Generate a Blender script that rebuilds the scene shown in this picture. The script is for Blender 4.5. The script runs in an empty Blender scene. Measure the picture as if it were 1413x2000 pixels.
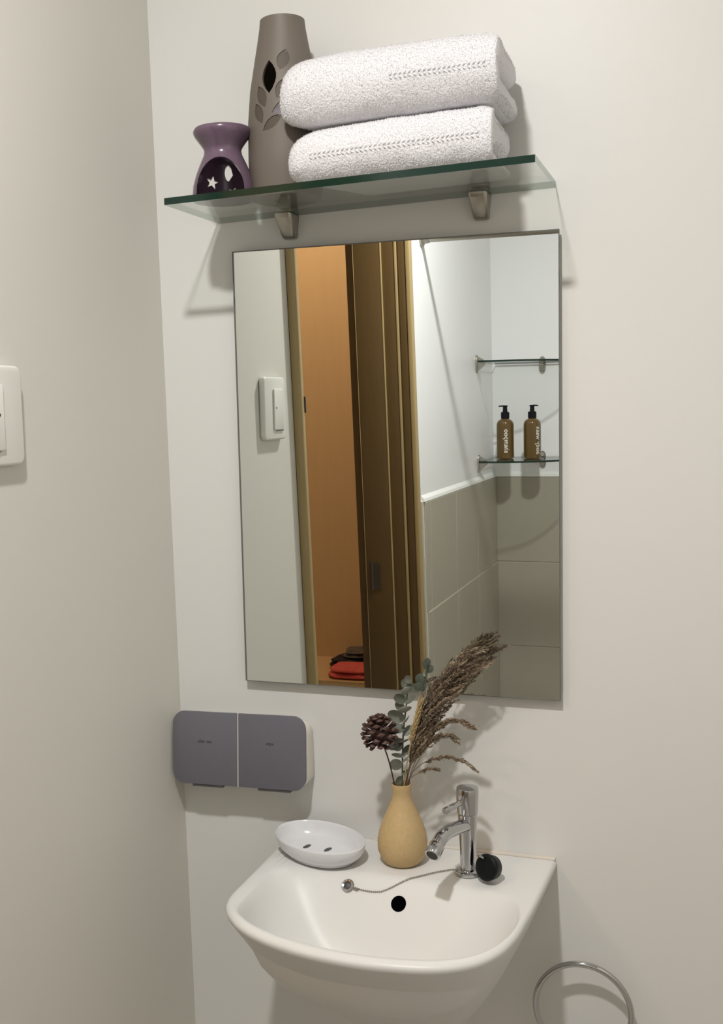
import bpy, bmesh, math, random
from mathutils import Vector, Matrix, noise
from mathutils.bvhtree import BVHTree

random.seed(7)
PI = math.pi
SC = bpy.context.scene
COL = SC.collection

# ------------------------------------------------------------------ camera
FPX = 2121.6                     # focal length in pixels of the 1413 x 2000 frame
cam_d = bpy.data.cameras.new('camera')
cam_d.sensor_fit = 'VERTICAL'
cam_d.sensor_height = 36.0
cam_d.lens = FPX / 2000 * 36.0
cam_d.clip_start = 0.02
cam = bpy.data.objects.new('camera', cam_d)
COL.objects.link(cam)
RIGHT = Vector((0.94953, 0.31296, -0.02101))
DOWN = Vector((0.01114, -0.10057, -0.99487))
FWD = Vector((-0.31347, 0.94443, -0.09898))
m3 = Matrix((RIGHT, -DOWN, -FWD)).transposed()
cam.matrix_world = Matrix.Translation((0.7555, -1.4005, 1.4092)) @ m3.to_4x4()
SC.camera = cam

# ------------------------------------------------------------------ world, lamps, exposure
world = bpy.data.worlds.new('world')
SC.world = world
world.use_nodes = True
world.node_tree.nodes['Background'].inputs[0].default_value = (0.9, 0.92, 1.0, 1)
world.node_tree.nodes['Background'].inputs[1].default_value = 0.0


def lamp(name, loc, power, color, radius):
    d = bpy.data.lights.new(name, 'POINT')
    d.energy = power
    d.color = color
    d.shadow_soft_size = radius
    o = bpy.data.objects.new(name, d)
    o.location = loc
    COL.objects.link(o)
    return o


def downlight(name, loc, power, color, size):
    d = bpy.data.lights.new(name, 'AREA')      # recessed round ceiling lamp, faces straight down
    d.shape = 'DISK'
    d.size = size
    d.energy = power
    d.color = color
    o = bpy.data.objects.new(name, d)
    o.location = loc
    COL.objects.link(o)
    return o


downlight('ceiling_light', (0.42, -1.06, 2.38), 19.8, (1.0, 0.985, 0.965), 0.085)
lamp('bedroom_light', (-0.62, -1.42, 2.30), 12.0, (1.0, 0.80, 0.56), 0.08)

SC.view_settings.view_transform = 'Standard'
SC.view_settings.look = 'None'
SC.view_settings.gamma = 1.0
SC.view_settings.use_curve_mapping = False
SC.view_settings.exposure = 0.0


# ------------------------------------------------------------------ materials
def newmat(name):
    m = bpy.data.materials.new(name)
    m.use_nodes = True
    nt = m.node_tree
    nt.nodes.clear()
    out = nt.nodes.new('ShaderNodeOutputMaterial')
    return m, nt, out


def pbr(name, col, rough=0.5, metal=0.0, spec=0.5, coat=0.0, noise_scale=0, noise_amt=0.0, col2=None,
        bump=0.0, bump_scale=200.0, stretch=None, sheen=0.0, sss=0.0):
    m, nt, out = newmat(name)
    b = nt.nodes.new('ShaderNodeBsdfPrincipled')
    nt.links.new(b.outputs[0], out.inputs[0])
    b.inputs['Base Color'].default_value = (*col, 1)
    b.inputs['Roughness'].default_value = rough
    b.inputs['Metallic'].default_value = metal
    b.inputs['Specular IOR Level'].default_value = spec
    b.inputs['Coat Weight'].default_value = coat
    b.inputs['Coat Roughness'].default_value = 0.08
    b.inputs['Sheen Weight'].default_value = sheen
    if sss:
        b.inputs['Subsurface Weight'].default_value = sss
        b.inputs['Subsurface Radius'].default_value = (0.01, 0.01, 0.01)
    tc = nt.nodes.new('ShaderNodeTexCoord')
    src = tc.outputs['Object']
    if stretch:
        mp = nt.nodes.new('ShaderNodeMapping')
        mp.inputs['Scale'].default_value = stretch
        nt.links.new(src, mp.inputs['Vector'])
        src = mp.outputs[0]
    if noise_scale:
        n = nt.nodes.new('ShaderNodeTexNoise')
        n.inputs['Scale'].default_value = noise_scale
        n.inputs['Detail'].default_value = 5
        nt.links.new(src, n.inputs['Vector'])
        mix = nt.nodes.new('ShaderNodeMix')
        mix.data_type = 'RGBA'
        c2 = col2 or tuple(c * (1 - noise_amt) for c in col)
        mix.inputs['A'].default_value = (*col, 1)
        mix.inputs['B'].default_value = (*c2, 1)
        nt.links.new(n.outputs['Fac'], mix.inputs['Factor'])
        nt.links.new(mix.outputs['Result'], b.inputs['Base Color'])
    if bump:
        n2 = nt.nodes.new('ShaderNodeTexNoise')
        n2.inputs['Scale'].default_value = bump_scale
        n2.inputs['Detail'].default_value = 4
        nt.links.new(src, n2.inputs['Vector'])
        bp = nt.nodes.new('ShaderNodeBump')
        bp.inputs['Strength'].default_value = bump
        bp.inputs['Distance'].default_value = 0.002
        nt.links.new(n2.outputs['Fac'], bp.inputs['Height'])
        nt.links.new(bp.outputs[0], b.inputs['Normal'])
    return m


def glass(name, tint, rough=0.0, ior=1.5):
    """clear sheet: tinted transmission plus a Fresnel reflection"""
    m, nt, out = newmat(name)
    tr = nt.nodes.new('ShaderNodeBsdfTransparent')
    tr.inputs[0].default_value = (*tint, 1)
    gl = nt.nodes.new('ShaderNodeBsdfGlossy')
    gl.inputs['Roughness'].default_value = rough
    lw = nt.nodes.new('ShaderNodeLayerWeight')        # Schlick reflectance, equal from both sides of a thin sheet
    lw.inputs['Blend'].default_value = 0.5
    pw = nt.nodes.new('ShaderNodeMath')
    pw.operation = 'POWER'
    pw.inputs[1].default_value = 5.0
    nt.links.new(lw.outputs['Facing'], pw.inputs[0])
    fr = nt.nodes.new('ShaderNodeMath')
    fr.operation = 'MULTIPLY_ADD'
    f0 = ((ior - 1) / (ior + 1)) ** 2
    fr.inputs[1].default_value = 1 - f0
    fr.inputs[2].default_value = f0
    nt.links.new(pw.outputs[0], fr.inputs[0])
    mx = nt.nodes.new('ShaderNodeMixShader')
    nt.links.new(fr.outputs[0], mx.inputs[0])
    nt.links.new(tr.outputs[0], mx.inputs[1])
    nt.links.new(gl.outputs[0], mx.inputs[2])
    nt.links.new(mx.outputs[0], out.inputs[0])
    return m


M = {}
M['paint'] = pbr('wall_paint', (0.745, 0.733, 0.700), 0.42, spec=0.35, noise_scale=3.0, noise_amt=0.03, bump=0.12, bump_scale=45)
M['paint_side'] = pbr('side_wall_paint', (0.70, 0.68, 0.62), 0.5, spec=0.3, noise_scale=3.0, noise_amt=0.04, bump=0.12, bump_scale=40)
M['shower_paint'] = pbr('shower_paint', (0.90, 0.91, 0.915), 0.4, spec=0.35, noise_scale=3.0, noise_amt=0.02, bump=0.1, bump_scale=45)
M['ceiling'] = pbr('ceiling_paint', (0.80, 0.79, 0.76), 0.8)
M['floor'] = pbr('floor_tile', (0.55, 0.52, 0.46), 0.5, noise_scale=8, noise_amt=0.15)
M['tile'] = pbr('wall_tile', (0.44, 0.41, 0.335), 0.32, noise_scale=6, noise_amt=0.10, bump=0.05, bump_scale=60)
M['grout'] = pbr('tile_grout', (0.62, 0.59, 0.50), 0.9)
M['white_caulk'] = pbr('white_caulk', (0.86, 0.86, 0.83), 0.5)
M['hall'] = pbr('hall_paint', (0.72, 0.60, 0.44), 0.8)
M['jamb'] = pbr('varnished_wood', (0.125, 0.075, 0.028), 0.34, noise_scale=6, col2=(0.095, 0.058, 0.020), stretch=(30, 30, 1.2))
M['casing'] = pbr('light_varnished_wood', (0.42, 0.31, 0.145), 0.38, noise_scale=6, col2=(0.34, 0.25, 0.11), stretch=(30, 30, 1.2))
M['hinge'] = pbr('bronze_hinge', (0.050, 0.036, 0.024), 0.6, metal=0.0)
M['orange_wood'] = pbr('orange_laminate', (0.68, 0.46, 0.25), 0.5, noise_scale=5, col2=(0.62, 0.41, 0.215), stretch=(14, 14, 1))
M['mirror'] = pbr('mirror_silver', (0.86, 0.885, 0.865), 0.0, metal=1.0)
M['mirror_edge'] = pbr('mirror_edge', (0.13, 0.13, 0.115), 0.3)
M['board'] = pbr('backing_board', (0.36, 0.30, 0.24), 0.8)
M['glass'] = glass('clear_glass', (0.965, 0.98, 0.97))
M['glass_side'] = glass('polished_glass_edge', (0.55, 0.62, 0.58))
M['glass_edge'] = pbr('green_glass_edge', (0.007, 0.022, 0.017), 0.12, spec=0.4, noise_scale=9, col2=(0.009, 0.036, 0.021))
M['chrome'] = pbr('chrome', (0.52, 0.52, 0.53), 0.08, metal=1.0)
M['steel'] = pbr('brushed_nickel', (0.42, 0.40, 0.35), 0.34, metal=0.9, bump=0.1, bump_scale=300)
M['porcelain'] = pbr('porcelain', (0.71, 0.70, 0.675), 0.36, spec=0.3, coat=0.0)
M['ceramic'] = pbr('white_ceramic', (0.74, 0.735, 0.75), 0.15, coat=0.4)
M['purple'] = pbr('purple_glaze', (0.150, 0.095, 0.140), 0.22, coat=0.3, noise_scale=14, noise_amt=0.15)
M['purple_in'] = pbr('purple_inside', (0.05, 0.03, 0.05), 0.4)
M['taupe'] = pbr('taupe_ceramic', (0.165, 0.138, 0.112), 0.55, noise_scale=10, noise_amt=0.08)
M['taupe_dark'] = pbr('taupe_leaf_inlay', (0.092, 0.070, 0.052), 0.6, noise_scale=20, noise_amt=0.1)
M['violet_leaf'] = pbr('violet_leaf_inlay', (0.105, 0.080, 0.095), 0.5)
M['towel'] = pbr('terry_cotton', (0.84, 0.825, 0.845), 0.95, spec=0.1, sheen=0.3, bump=0.9, bump_scale=420)
M['towel_band'] = pbr('woven_cotton', (0.93, 0.92, 0.93), 0.5, spec=0.4, sheen=0.3)
M['grey_panel'] = pbr('grey_plastic', (0.150, 0.145, 0.170), 0.5, noise_scale=120, noise_amt=0.08)
M['cream_plastic'] = pbr('cream_plastic', (0.74, 0.71, 0.64), 0.45)
M['dark_grey'] = pbr('dark_grey_plastic', (0.075, 0.070, 0.068), 0.5)
M['ink'] = pbr('grey_ink', (0.055, 0.05, 0.06), 0.6)
M['white_plastic'] = pbr('white_plastic', (0.78, 0.77, 0.71), 0.35)
M['dark_line'] = pbr('dark_gap', (0.06, 0.06, 0.05), 0.8)
M['bouquet_vase'] = pbr('tan_stoneware', (0.60, 0.43, 0.215), 0.62, noise_scale=220, col2=(0.47, 0.325, 0.15), bump=0.15, bump_scale=300)
M['cone'] = pbr('pine_cone_brown', (0.075, 0.034, 0.025), 0.6, noise_scale=60, col2=(0.040, 0.018, 0.014))
M['cone_tip'] = pbr('pine_cone_tip', (0.115, 0.060, 0.047), 0.6, noise_scale=80, col2=(0.065, 0.032, 0.026))
M['dark_stem'] = pbr('dark_stem', (0.030, 0.022, 0.015), 0.6)
M['leaf'] = pbr('dusty_green_leaf', (0.25, 0.26, 0.21), 0.6, noise_scale=60, col2=(0.36, 0.37, 0.325))
M['leaf_dark'] = pbr('deep_green_leaf', (0.105, 0.115, 0.085), 0.55, noise_scale=60, col2=(0.18, 0.19, 0.155))
M['wheat'] = pbr('dry_wheat', (0.54, 0.40, 0.19), 0.7, noise_scale=90, col2=(0.42, 0.31, 0.14))
M['plume'] = pbr('pampas_brown', (0.235, 0.175, 0.118), 0.8, noise_scale=70, col2=(0.150, 0.108, 0.072))
M['plume_light'] = pbr('pampas_tan', (0.42, 0.325, 0.225), 0.8, noise_scale=70, col2=(0.30, 0.225, 0.15))
M['rubber'] = pbr('black_rubber', (0.004, 0.006, 0.006), 0.45, spec=0.2)
M['black'] = pbr('black_hole', (0.001, 0.001, 0.002), 0.8, spec=0.0)
M['amber'] = pbr('amber_plastic', (0.140, 0.082, 0.020), 0.13, coat=0.3, noise_scale=6, col2=(0.100, 0.056, 0.012))
M['pump'] = pbr('black_plastic', (0.006, 0.005, 0.010), 0.4, spec=0.2)
M['white_print'] = pbr('white_print', (0.82, 0.80, 0.72), 0.6)
M['red'] = pbr('coral_cloth', (0.85, 0.165, 0.135), 0.9, noise_scale=40, col2=(0.50, 0.055, 0.055))
M['navy'] = pbr('navy_cloth', (0.020, 0.016, 0.024), 0.9)
M['camo'] = pbr('grey_brown_cloth', (0.20, 0.17, 0.15), 0.9, noise_scale=45, col2=(0.03, 0.025, 0.022))
M['sealant'] = pbr('old_sealant', (0.62, 0.53, 0.46), 0.7, noise_scale=30, col2=(0.72, 0.70, 0.62))


# ------------------------------------------------------------------ object helpers
def root_of(o):
    return o if o.parent is None else root_of(o.parent)


def mesh_obj(name, verts, faces, mat, parent=None, smooth=35, mats=None, fmat=None):
    """one mesh object from world-space vertices; a child is stored relative to its thing's base"""
    off = Vector((0, 0, 0))
    if parent is not None:
        off = Vector(root_of(parent).location)
    me = bpy.data.meshes.new(name)
    me.from_pydata([tuple(Vector(v) - off) for v in verts], [], faces)
    for mm in (mats or [mat]):
        me.materials.append(mm)
    if fmat:
        for p, k in zip(me.polygons, fmat):
            p.material_index = k
    bm = bmesh.new()
    bm.from_mesh(me)
    bmesh.ops.recalc_face_normals(bm, faces=bm.faces)
    bm.to_mesh(me)
    bm.free()
    if smooth:
        for p in me.polygons:
            p.use_smooth = True
        me.set_sharp_from_angle(angle=math.radians(smooth))
    o = bpy.data.objects.new(name, me)
    COL.objects.link(o)
    if parent is not None:
        o.parent = parent
    return o


def thing(name, loc, label, cat, group=None):
    o = bpy.data.objects.new(name, None)
    o.empty_display_size = 0.02
    o.location = loc
    COL.objects.link(o)
    return tag(o, label, cat, group)


def tag(o, label, cat, group=None):
    o['label'] = label
    o['category'] = cat
    if group:
        o['group'] = group
    return o


def structure(o):
    o['kind'] = 'structure'
    return o


def stuff(o):
    o['kind'] = 'stuff'
    return o


class B:
    """collects shapes into one vertex and face list"""

    def __init__(s):
        s.v, s.f, s.k = [], [], []

    def add(s, v, f, k=0):
        n = len(s.v)
        s.v += [Vector(p) for p in v]
        s.f += [tuple(i + n for i in q) for q in f]
        s.k += [k] * len(f)
        return s

    def box(s, x0, x1, y0, y1, z0, z1, k=0):
        v = [(x, y, z) for z in (z0, z1) for y in (y0, y1) for x in (x0, x1)]
        return s.add(v, [(0, 2, 3, 1), (4, 5, 7, 6), (0, 1, 5, 4), (2, 6, 7, 3), (0, 4, 6, 2), (1, 3, 7, 5)], k)

    def lathe(s, prof, c=(0, 0, 0), n=48, k=0, sx=1.0, sy=1.0, rot=0.0, mat=None):
        """prof: (radius, z) list; radius 0 closes at a pole"""
        v, f, rings = [], [], []
        for r, z in prof:
            if r < 1e-7:
                rings.append([len(v)])
                v.append(Vector((0, 0, z)))
            else:
                rings.append(list(range(len(v), len(v) + n)))
                for i in range(n):
                    a = 2 * PI * i / n
                    x, y = r * sx * math.cos(a), r * sy * math.sin(a)
                    v.append(Vector((x * math.cos(rot) - y * math.sin(rot), x * math.sin(rot) + y * math.cos(rot), z)))
        for a, b in zip(rings, rings[1:]):
            for i in range(n):
                j = (i + 1) % n
                if len(a) == 1 and len(b) == 1:
                    continue
                if len(a) == 1:
                    f.append((a[0], b[j], b[i]))
                elif len(b) == 1:
                    f.append((a[i], a[j], b[0]))
                else:
                    f.append((a[i], a[j], b[j], b[i]))
        for ring, flip in ((rings[0], True), (rings[-1], False)):
            if len(ring) > 1 and (prof[0] != prof[-1]):
                f.append(tuple(reversed(ring)) if flip else tuple(ring))
        if mat is not None:
            v = [mat @ p for p in v]
        return s.add([p + Vector(c) for p in v], f, k)

    def tube(s, pts, rad, n=12, k=0, cap=True):
        pts = [Vector(p) for p in pts]
        rad = rad if isinstance(rad, (list, tuple)) else [rad] * len(pts)
        v, f = [], []
        up = None
        for i, p in enumerate(pts):
            d = (pts[min(i + 1, len(pts) - 1)] - pts[max(i - 1, 0)]).normalized()
            if up is None:
                up = Vector((0, 0, 1)) if abs(d.z) < 0.9 else Vector((1, 0, 0))
            a = d.cross(up).normalized()
            up = a.cross(d).normalized()
            for j in range(n):
                t = 2 * PI * j / n
                v.append(p + (a * math.cos(t) + up * math.sin(t)) * rad[i])
        for i in range(len(pts) - 1):
            for j in range(n):
                q = (j + 1) % n
                f.append((i * n + j, i * n + q, (i + 1) * n + q, (i + 1) * n + j))
        if cap:
            f.append(tuple(range(n)))
            f.append(tuple((len(pts) - 1) * n + j for j in range(n)))
        return s.add(v, f, k)

    def prism(s, outline, depth, mat, k=0):
        """2-D outline (u, v) extruded 0..depth along w, placed by a 4x4 matrix"""
        n = len(outline)
        v = [mat @ Vector((a, b, 0)) for a, b in outline] + [mat @ Vector((a, b, depth)) for a, b in outline]
        f = [tuple(reversed(range(n))), tuple(range(n, 2 * n))]
        f += [(i, (i + 1) % n, n + (i + 1) % n, n + i) for i in range(n)]
        return s.add(v, f, k)

    def obj(s, name, mat, parent=None, smooth=35, mats=None):
        return mesh_obj(name, s.v, s.f, mat, parent, smooth, mats, s.k if mats else None)


def frame(o, u, v):
    """matrix with columns u, v, u x v at o"""
    u = Vector(u).normalized()
    w = u.cross(Vector(v)).normalized()
    v2 = w.cross(u)
    return Matrix.Translation(Vector(o)) @ Matrix((u, v2, w)).transposed().to_4x4()


def rrect(x0, x1, y0, y1, r, n=8, corners=(1, 1, 1, 1)):
    """rounded rectangle, counter-clockwise from the lower left corner"""
    pts = []
    for (cx, cy, a0, on) in ((x0, y0, PI, corners[0]), (x1, y0, 1.5 * PI, corners[1]), (x1, y1, 0, corners[2]), (x0, y1, 0.5 * PI, corners[3])):
        if not on:
            pts.append((cx, cy))
            continue
        ox = cx + r if cx == x0 else cx - r
        oy = cy + r if cy == y0 else cy - r
        for i in range(n + 1):
            a = a0 + 0.5 * PI * i / n
            pts.append((ox + r * math.cos(a), oy + r * math.sin(a)))
    return pts


def bevel(o, w, seg=2, angle=40):
    """real rounded edges, applied"""
    bm = bmesh.new()
    bm.from_mesh(o.data)
    ed = [e for e in bm.edges if len(e.link_faces) == 2 and e.calc_face_angle(0) > math.radians(angle)]
    bmesh.ops.bevel(bm, geom=ed, offset=w, segments=seg, profile=0.5, affect='EDGES', clamp_overlap=True)
    bm.to_mesh(o.data)
    bm.free()
    for p in o.data.polygons:
        p.use_smooth = True
    o.data.set_sharp_from_angle(angle=math.radians(50))
    return o


def cut(o, cutters):
    """boolean difference, applied; cutter objects are removed"""
    for c in cutters:
        md = o.modifiers.new('cut', 'BOOLEAN')
        md.operation = 'DIFFERENCE'
        md.solver = 'EXACT'
        md.object = c
    bpy.context.view_layer.update()
    dg = bpy.context.evaluated_depsgraph_get()
    me = bpy.data.meshes.new_from_object(o.evaluated_get(dg))
    o.modifiers.clear()
    o.data = me
    for c in cutters:
        bpy.data.objects.remove(c)
    for p in me.polygons:
        p.use_smooth = True
    me.set_sharp_from_angle(angle=math.radians(35))
    return o


def text_mesh(body, size, depth, mat4, name, mat, parent, bold=0.0):
    cu = bpy.data.curves.new('text', 'FONT')
    cu.body = body
    cu.size = size
    cu.align_x = 'CENTER'
    cu.align_y = 'CENTER'
    cu.extrude = depth
    cu.offset = bold
    cu.resolution_u = 3
    to = bpy.data.objects.new('text', cu)
    COL.objects.link(to)
    bpy.context.view_layer.update()
    dg = bpy.context.evaluated_depsgraph_get()
    me = bpy.data.meshes.new_from_object(to.evaluated_get(dg))
    v = [mat4 @ p.co for p in me.vertices] if not callable(mat4) else [mat4(p.co) for p in me.vertices]
    f = [tuple(p.vertices) for p in me.polygons]
    bpy.data.objects.remove(to)
    return mesh_obj(name, v, f, mat, parent, smooth=0)


def spline(pts, n=10, closed=False):
    """Catmull-Rom through the points"""
    pts = [Vector(p) for p in pts]
    out, N = [], len(pts)
    segs = N if closed else N - 1
    for i in range(segs):
        if closed:
            p0, p1, p2, p3 = (pts[(i + k - 1) % N] for k in range(4))
        else:
            p0, p1, p2, p3 = (pts[min(max(i + k - 1, 0), N - 1)] for k in range(4))
        for j in range(n):
            t = j / n
            out.append(0.5 * ((2 * p1) + (p2 - p0) * t + (2 * p0 - 5 * p1 + 4 * p2 - p3) * t * t + (3 * p1 - p0 - 3 * p2 + p3) * t ** 3))
    if not closed:
        out.append(pts[-1])
    return out


# ------------------------------------------------------------------ the room
YB = -2.385            # shower wall opposite the mirror
XR = 1.20              # right wall
ZC = 2.45
D0, D1, DZ = -0.513, -1.377, 2.06   # doorway in the left wall
TK = 0.16

structure(B().box(-TK - 0.0, XR + 0.12, 0.0, 0.12, 0, ZC).obj('wall_rear', M['paint'], smooth=0))
LEAN = 0.042           # the door frame stands out of plumb


def xl(z):
    """the left wall is a little out of plumb"""
    return -0.0100 * (z - 1.27)


def tip(o):
    off = root_of(o).location if o.parent else Vector((0, 0, 0))
    for v_ in o.data.vertices:
        v_.co.x += xl(v_.co.z + off.z)
    return o


def ly(y, z):
    return y + LEAN * (z - 1.35)


def leanbox(b_, x0, x1, ya, yb, z0, z1, la, lb, k=0):
    v_ = []
    for z in (z0, z1):
        for y, l_ in ((ya, la), (yb, lb)):
            for x in (x0, x1):
                v_.append((x, ly(y, z) if l_ else y, z))
    return b_.add(v_, [(0, 2, 3, 1), (4, 5, 7, 6), (0, 1, 5, 4), (2, 6, 7, 3), (0, 4, 6, 2), (1, 3, 7, 5)], k)


def lean(o):
    off = root_of(o).location
    for v_ in o.data.vertices:
        v_.co.y += LEAN * (v_.co.z + off.z - 1.35)
    return o


wl = B()
leanbox(wl, -TK, 0, D0, 0, 0, ZC, 1, 0, 0)
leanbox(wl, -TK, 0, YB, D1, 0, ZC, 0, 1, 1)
leanbox(wl, -TK, 0, D1, D0, DZ, ZC, 1, 1, 0)
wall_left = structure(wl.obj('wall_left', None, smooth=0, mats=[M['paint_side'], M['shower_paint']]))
tip(wall_left)
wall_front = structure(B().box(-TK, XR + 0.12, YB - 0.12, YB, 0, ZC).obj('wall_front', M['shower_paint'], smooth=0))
structure(B().box(XR, XR + 0.12, YB, 0, 0, ZC).obj('wall_right', M['paint'], smooth=0))
structure(B().box(-2.4, XR + 0.12, -3.2, 0.12, -0.1, 0).obj('floor', M['floor'], smooth=0))
structure(B().box(-2.4, XR + 0.12, -3.2, 0.12, ZC, ZC + 0.1).obj('ceiling', M['ceiling'], smooth=0))
structure(B().box(-2.4, -2.3, -3.2, 0.12, 0, ZC).obj('wall_hall_far', M['hall'], smooth=0))
structure(B().box(-2.3, -TK, 0.02, 0.12, 0, ZC).obj('wall_hall_rear', M['hall'], smooth=0))
structure(B().box(-2.3, -TK, -3.2, -3.1, 0, ZC).obj('wall_hall_front', M['hall'], smooth=0))

# shower tiles, 30 x 30 cm, 9 mm proud of the wall with recessed grout
TT = 0.009
bed = leanbox(B(), 0.0005, 0.006, YB + 0.0005, D1 - 0.006, 0.001, 1.147, 0, 1)
tip(bed.obj('tile_bed', M['grout'], wall_left, smooth=0))
B().box(0.006, XR - 0.001, YB + 0.0005, YB + 0.006, 0.001, 1.147).obj('tile_bed', M['grout'], wall_front, smooth=0)


def tile_mesh(name, w, h, t):
    b = B()
    g, e = 0.0012, 0.0015
    lo = [(-w / 2 + g, 0, -h / 2 + g), (w / 2 - g, 0, -h / 2 + g), (w / 2 - g, 0, h / 2 - g), (-w / 2 + g, 0, h / 2 - g)]
    mid = [(x, t - e, z) for x, _, z in lo]
    hi = [(x - math.copysign(e, x), t, z - math.copysign(e, z)) for x, _, z in lo]
    v = lo + mid + hi
    f = [(3, 2, 1, 0), (8, 9, 10, 11)]
    for k in (0, 4):
        f += [(k + i, k + (i + 1) % 4, k + 4 + (i + 1) % 4, k + 4 + i) for i in range(4)]
    me = bpy.data.meshes.new(name)
    me.from_pydata(v, [], f)
    me.materials.append(M['tile'])
    bm = bmesh.new()
    bm.from_mesh(me)
    bmesh.ops.recalc_face_normals(bm, faces=bm.faces)
    bm.to_mesh(me)
    bm.free()
    return me


TM = {}


def tile(parent, loc, rz, w, h):
    key = (round(w, 4), round(h, 4))
    if key not in TM:
        TM[key] = tile_mesh('tile', w, h, TT - 0.0045)
    o = bpy.data.objects.new('tile', TM[key])
    o.location = loc
    o.rotation_euler = (0, 0, rz)
    o.parent = parent
    COL.objects.link(o)


zrows = [(0.847, 1.147), (0.547, 0.847), (0.247, 0.547), (0.002, 0.247)]
yj = [D1 - 0.008, -1.462, -1.762, -2.062, YB + TT]
for z0, z1 in zrows:
    for ya, yb in zip(yj, yj[1:]):
        ya = min(ya, ly(D1 - 0.008, z0))
        tile(wall_left, (0.0045 + xl((z0 + z1) / 2), (ya + yb) / 2, (z0 + z1) / 2), -PI / 2, ya - yb, z1 - z0)
    x0 = 0.009
    while x0 < XR - 0.01:
        x1 = min(x0 + 0.30, XR - 0.002)
        tile(wall_front, ((x0 + x1) / 2, YB + 0.0045, (z0 + z1) / 2), 0, x1 - x0, z1 - z0)
        x0 = x1
tb = B()
tb.add([(0, D1 - 0.022, 1.147), (0.010, D1 - 0.022, 1.147), (0.008, D1 - 0.022, 1.155), (0, D1 - 0.022, 1.164),
        (0, YB, 1.147), (0.010, YB, 1.147), (0.008, YB, 1.155), (0, YB, 1.164)],
       [(0, 1, 2, 3), (7, 6, 5, 4), (0, 4, 5, 1), (1, 5, 6, 2), (2, 6, 7, 3), (3, 7, 4, 0)])
tip(structure(tb.obj('trim_1', M['white_caulk'], smooth=0)))
tb = B()
tb.add([(0, YB, 1.147), (0, YB + 0.010, 1.147), (0, YB + 0.008, 1.155), (0, YB, 1.164),
        (XR, YB, 1.147), (XR, YB + 0.010, 1.147), (XR, YB + 0.008, 1.155), (XR, YB, 1.164)],
       [(0, 1, 2, 3), (7, 6, 5, 4), (0, 4, 5, 1), (1, 5, 6, 2), (2, 6, 7, 3), (3, 7, 4, 0)])
structure(tb.obj('trim_2', M['white_caulk'], smooth=0))

# door frame: jambs with rebates and stops, light casings, strike plate and hinge
XF = -TK - 0.012
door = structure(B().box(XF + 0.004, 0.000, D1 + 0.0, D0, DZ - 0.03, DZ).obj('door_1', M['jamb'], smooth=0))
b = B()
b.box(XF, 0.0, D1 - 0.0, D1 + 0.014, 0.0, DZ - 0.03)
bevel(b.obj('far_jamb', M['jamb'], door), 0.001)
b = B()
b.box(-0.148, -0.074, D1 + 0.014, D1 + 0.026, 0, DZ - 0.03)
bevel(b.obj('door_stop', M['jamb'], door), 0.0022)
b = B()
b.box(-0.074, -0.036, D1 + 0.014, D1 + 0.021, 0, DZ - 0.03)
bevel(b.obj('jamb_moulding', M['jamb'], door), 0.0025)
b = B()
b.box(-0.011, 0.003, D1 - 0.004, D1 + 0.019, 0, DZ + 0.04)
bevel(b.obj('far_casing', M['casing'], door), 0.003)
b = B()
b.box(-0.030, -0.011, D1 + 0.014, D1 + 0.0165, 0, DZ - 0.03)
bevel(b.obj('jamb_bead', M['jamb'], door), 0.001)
for x_, w_, y_ in ((-0.0755, 0.0030, 0.0268), (-0.0385, 0.0052, 0.0225), (-0.1490, 0.0014, 0.0264)):  # pale strips paint the highlights along the dark jamb's edges
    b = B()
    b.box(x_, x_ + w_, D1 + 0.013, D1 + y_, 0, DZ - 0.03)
    bevel(b.obj('edge_highlight', M['casing'], door), 0.0005)
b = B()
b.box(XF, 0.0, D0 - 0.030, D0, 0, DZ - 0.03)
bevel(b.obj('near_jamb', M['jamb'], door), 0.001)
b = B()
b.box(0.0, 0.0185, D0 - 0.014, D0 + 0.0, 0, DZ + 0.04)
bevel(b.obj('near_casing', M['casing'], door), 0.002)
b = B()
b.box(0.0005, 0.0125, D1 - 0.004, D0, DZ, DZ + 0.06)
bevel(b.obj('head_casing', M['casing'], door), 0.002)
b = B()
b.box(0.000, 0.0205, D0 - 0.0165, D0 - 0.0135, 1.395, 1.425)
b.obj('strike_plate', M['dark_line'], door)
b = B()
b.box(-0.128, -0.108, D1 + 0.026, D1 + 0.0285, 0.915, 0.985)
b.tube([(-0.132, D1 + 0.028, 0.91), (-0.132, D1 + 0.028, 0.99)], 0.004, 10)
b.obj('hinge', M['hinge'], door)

for o_ in [door] + list(door.children):
    tip(lean(o_))

# ------------------------------------------------------------------ glass shelf on two clips
SHX0, SHX1, SHD = 0.0915, 0.5555, 0.157
SL = 0.0118 / (SHX1 - SHX0)


def shz(x):
    return 1.6700 + (x - SHX0) * SL


STK = 0.0085
shelf = thing('glass_shelf', (0.32, -0.08, 1.675), 'green edged clear glass shelf above the large mirror, holding the white towels', 'shelf')
b = B()
v = []
for dz in (-STK, 0):
    v += [(SHX0, -SHD, shz(SHX0) + dz), (SHX1, -SHD, shz(SHX1) + dz), (SHX1, -0.0005, shz(SHX1) + dz), (SHX0, -0.0005, shz(SHX0) + dz)]
b.add(v, [(3, 2, 1, 0), (4, 5, 6, 7)], 0)
b.add(v, [(0, 1, 5, 4)], 1)
b.add(v, [(2, 3, 7, 6), (1, 2, 6, 5), (3, 0, 4, 7)], 2)
mesh_obj('glass_pane', v, [(3, 2, 1, 0), (4, 5, 6, 7), (0, 1, 5, 4), (2, 3, 7, 6), (1, 2, 6, 5), (3, 0, 4, 7)], None, shelf, 0,
         [M['glass'], M['glass_edge'], M['glass_side']], [0, 0, 1, 2, 2, 2])
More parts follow.
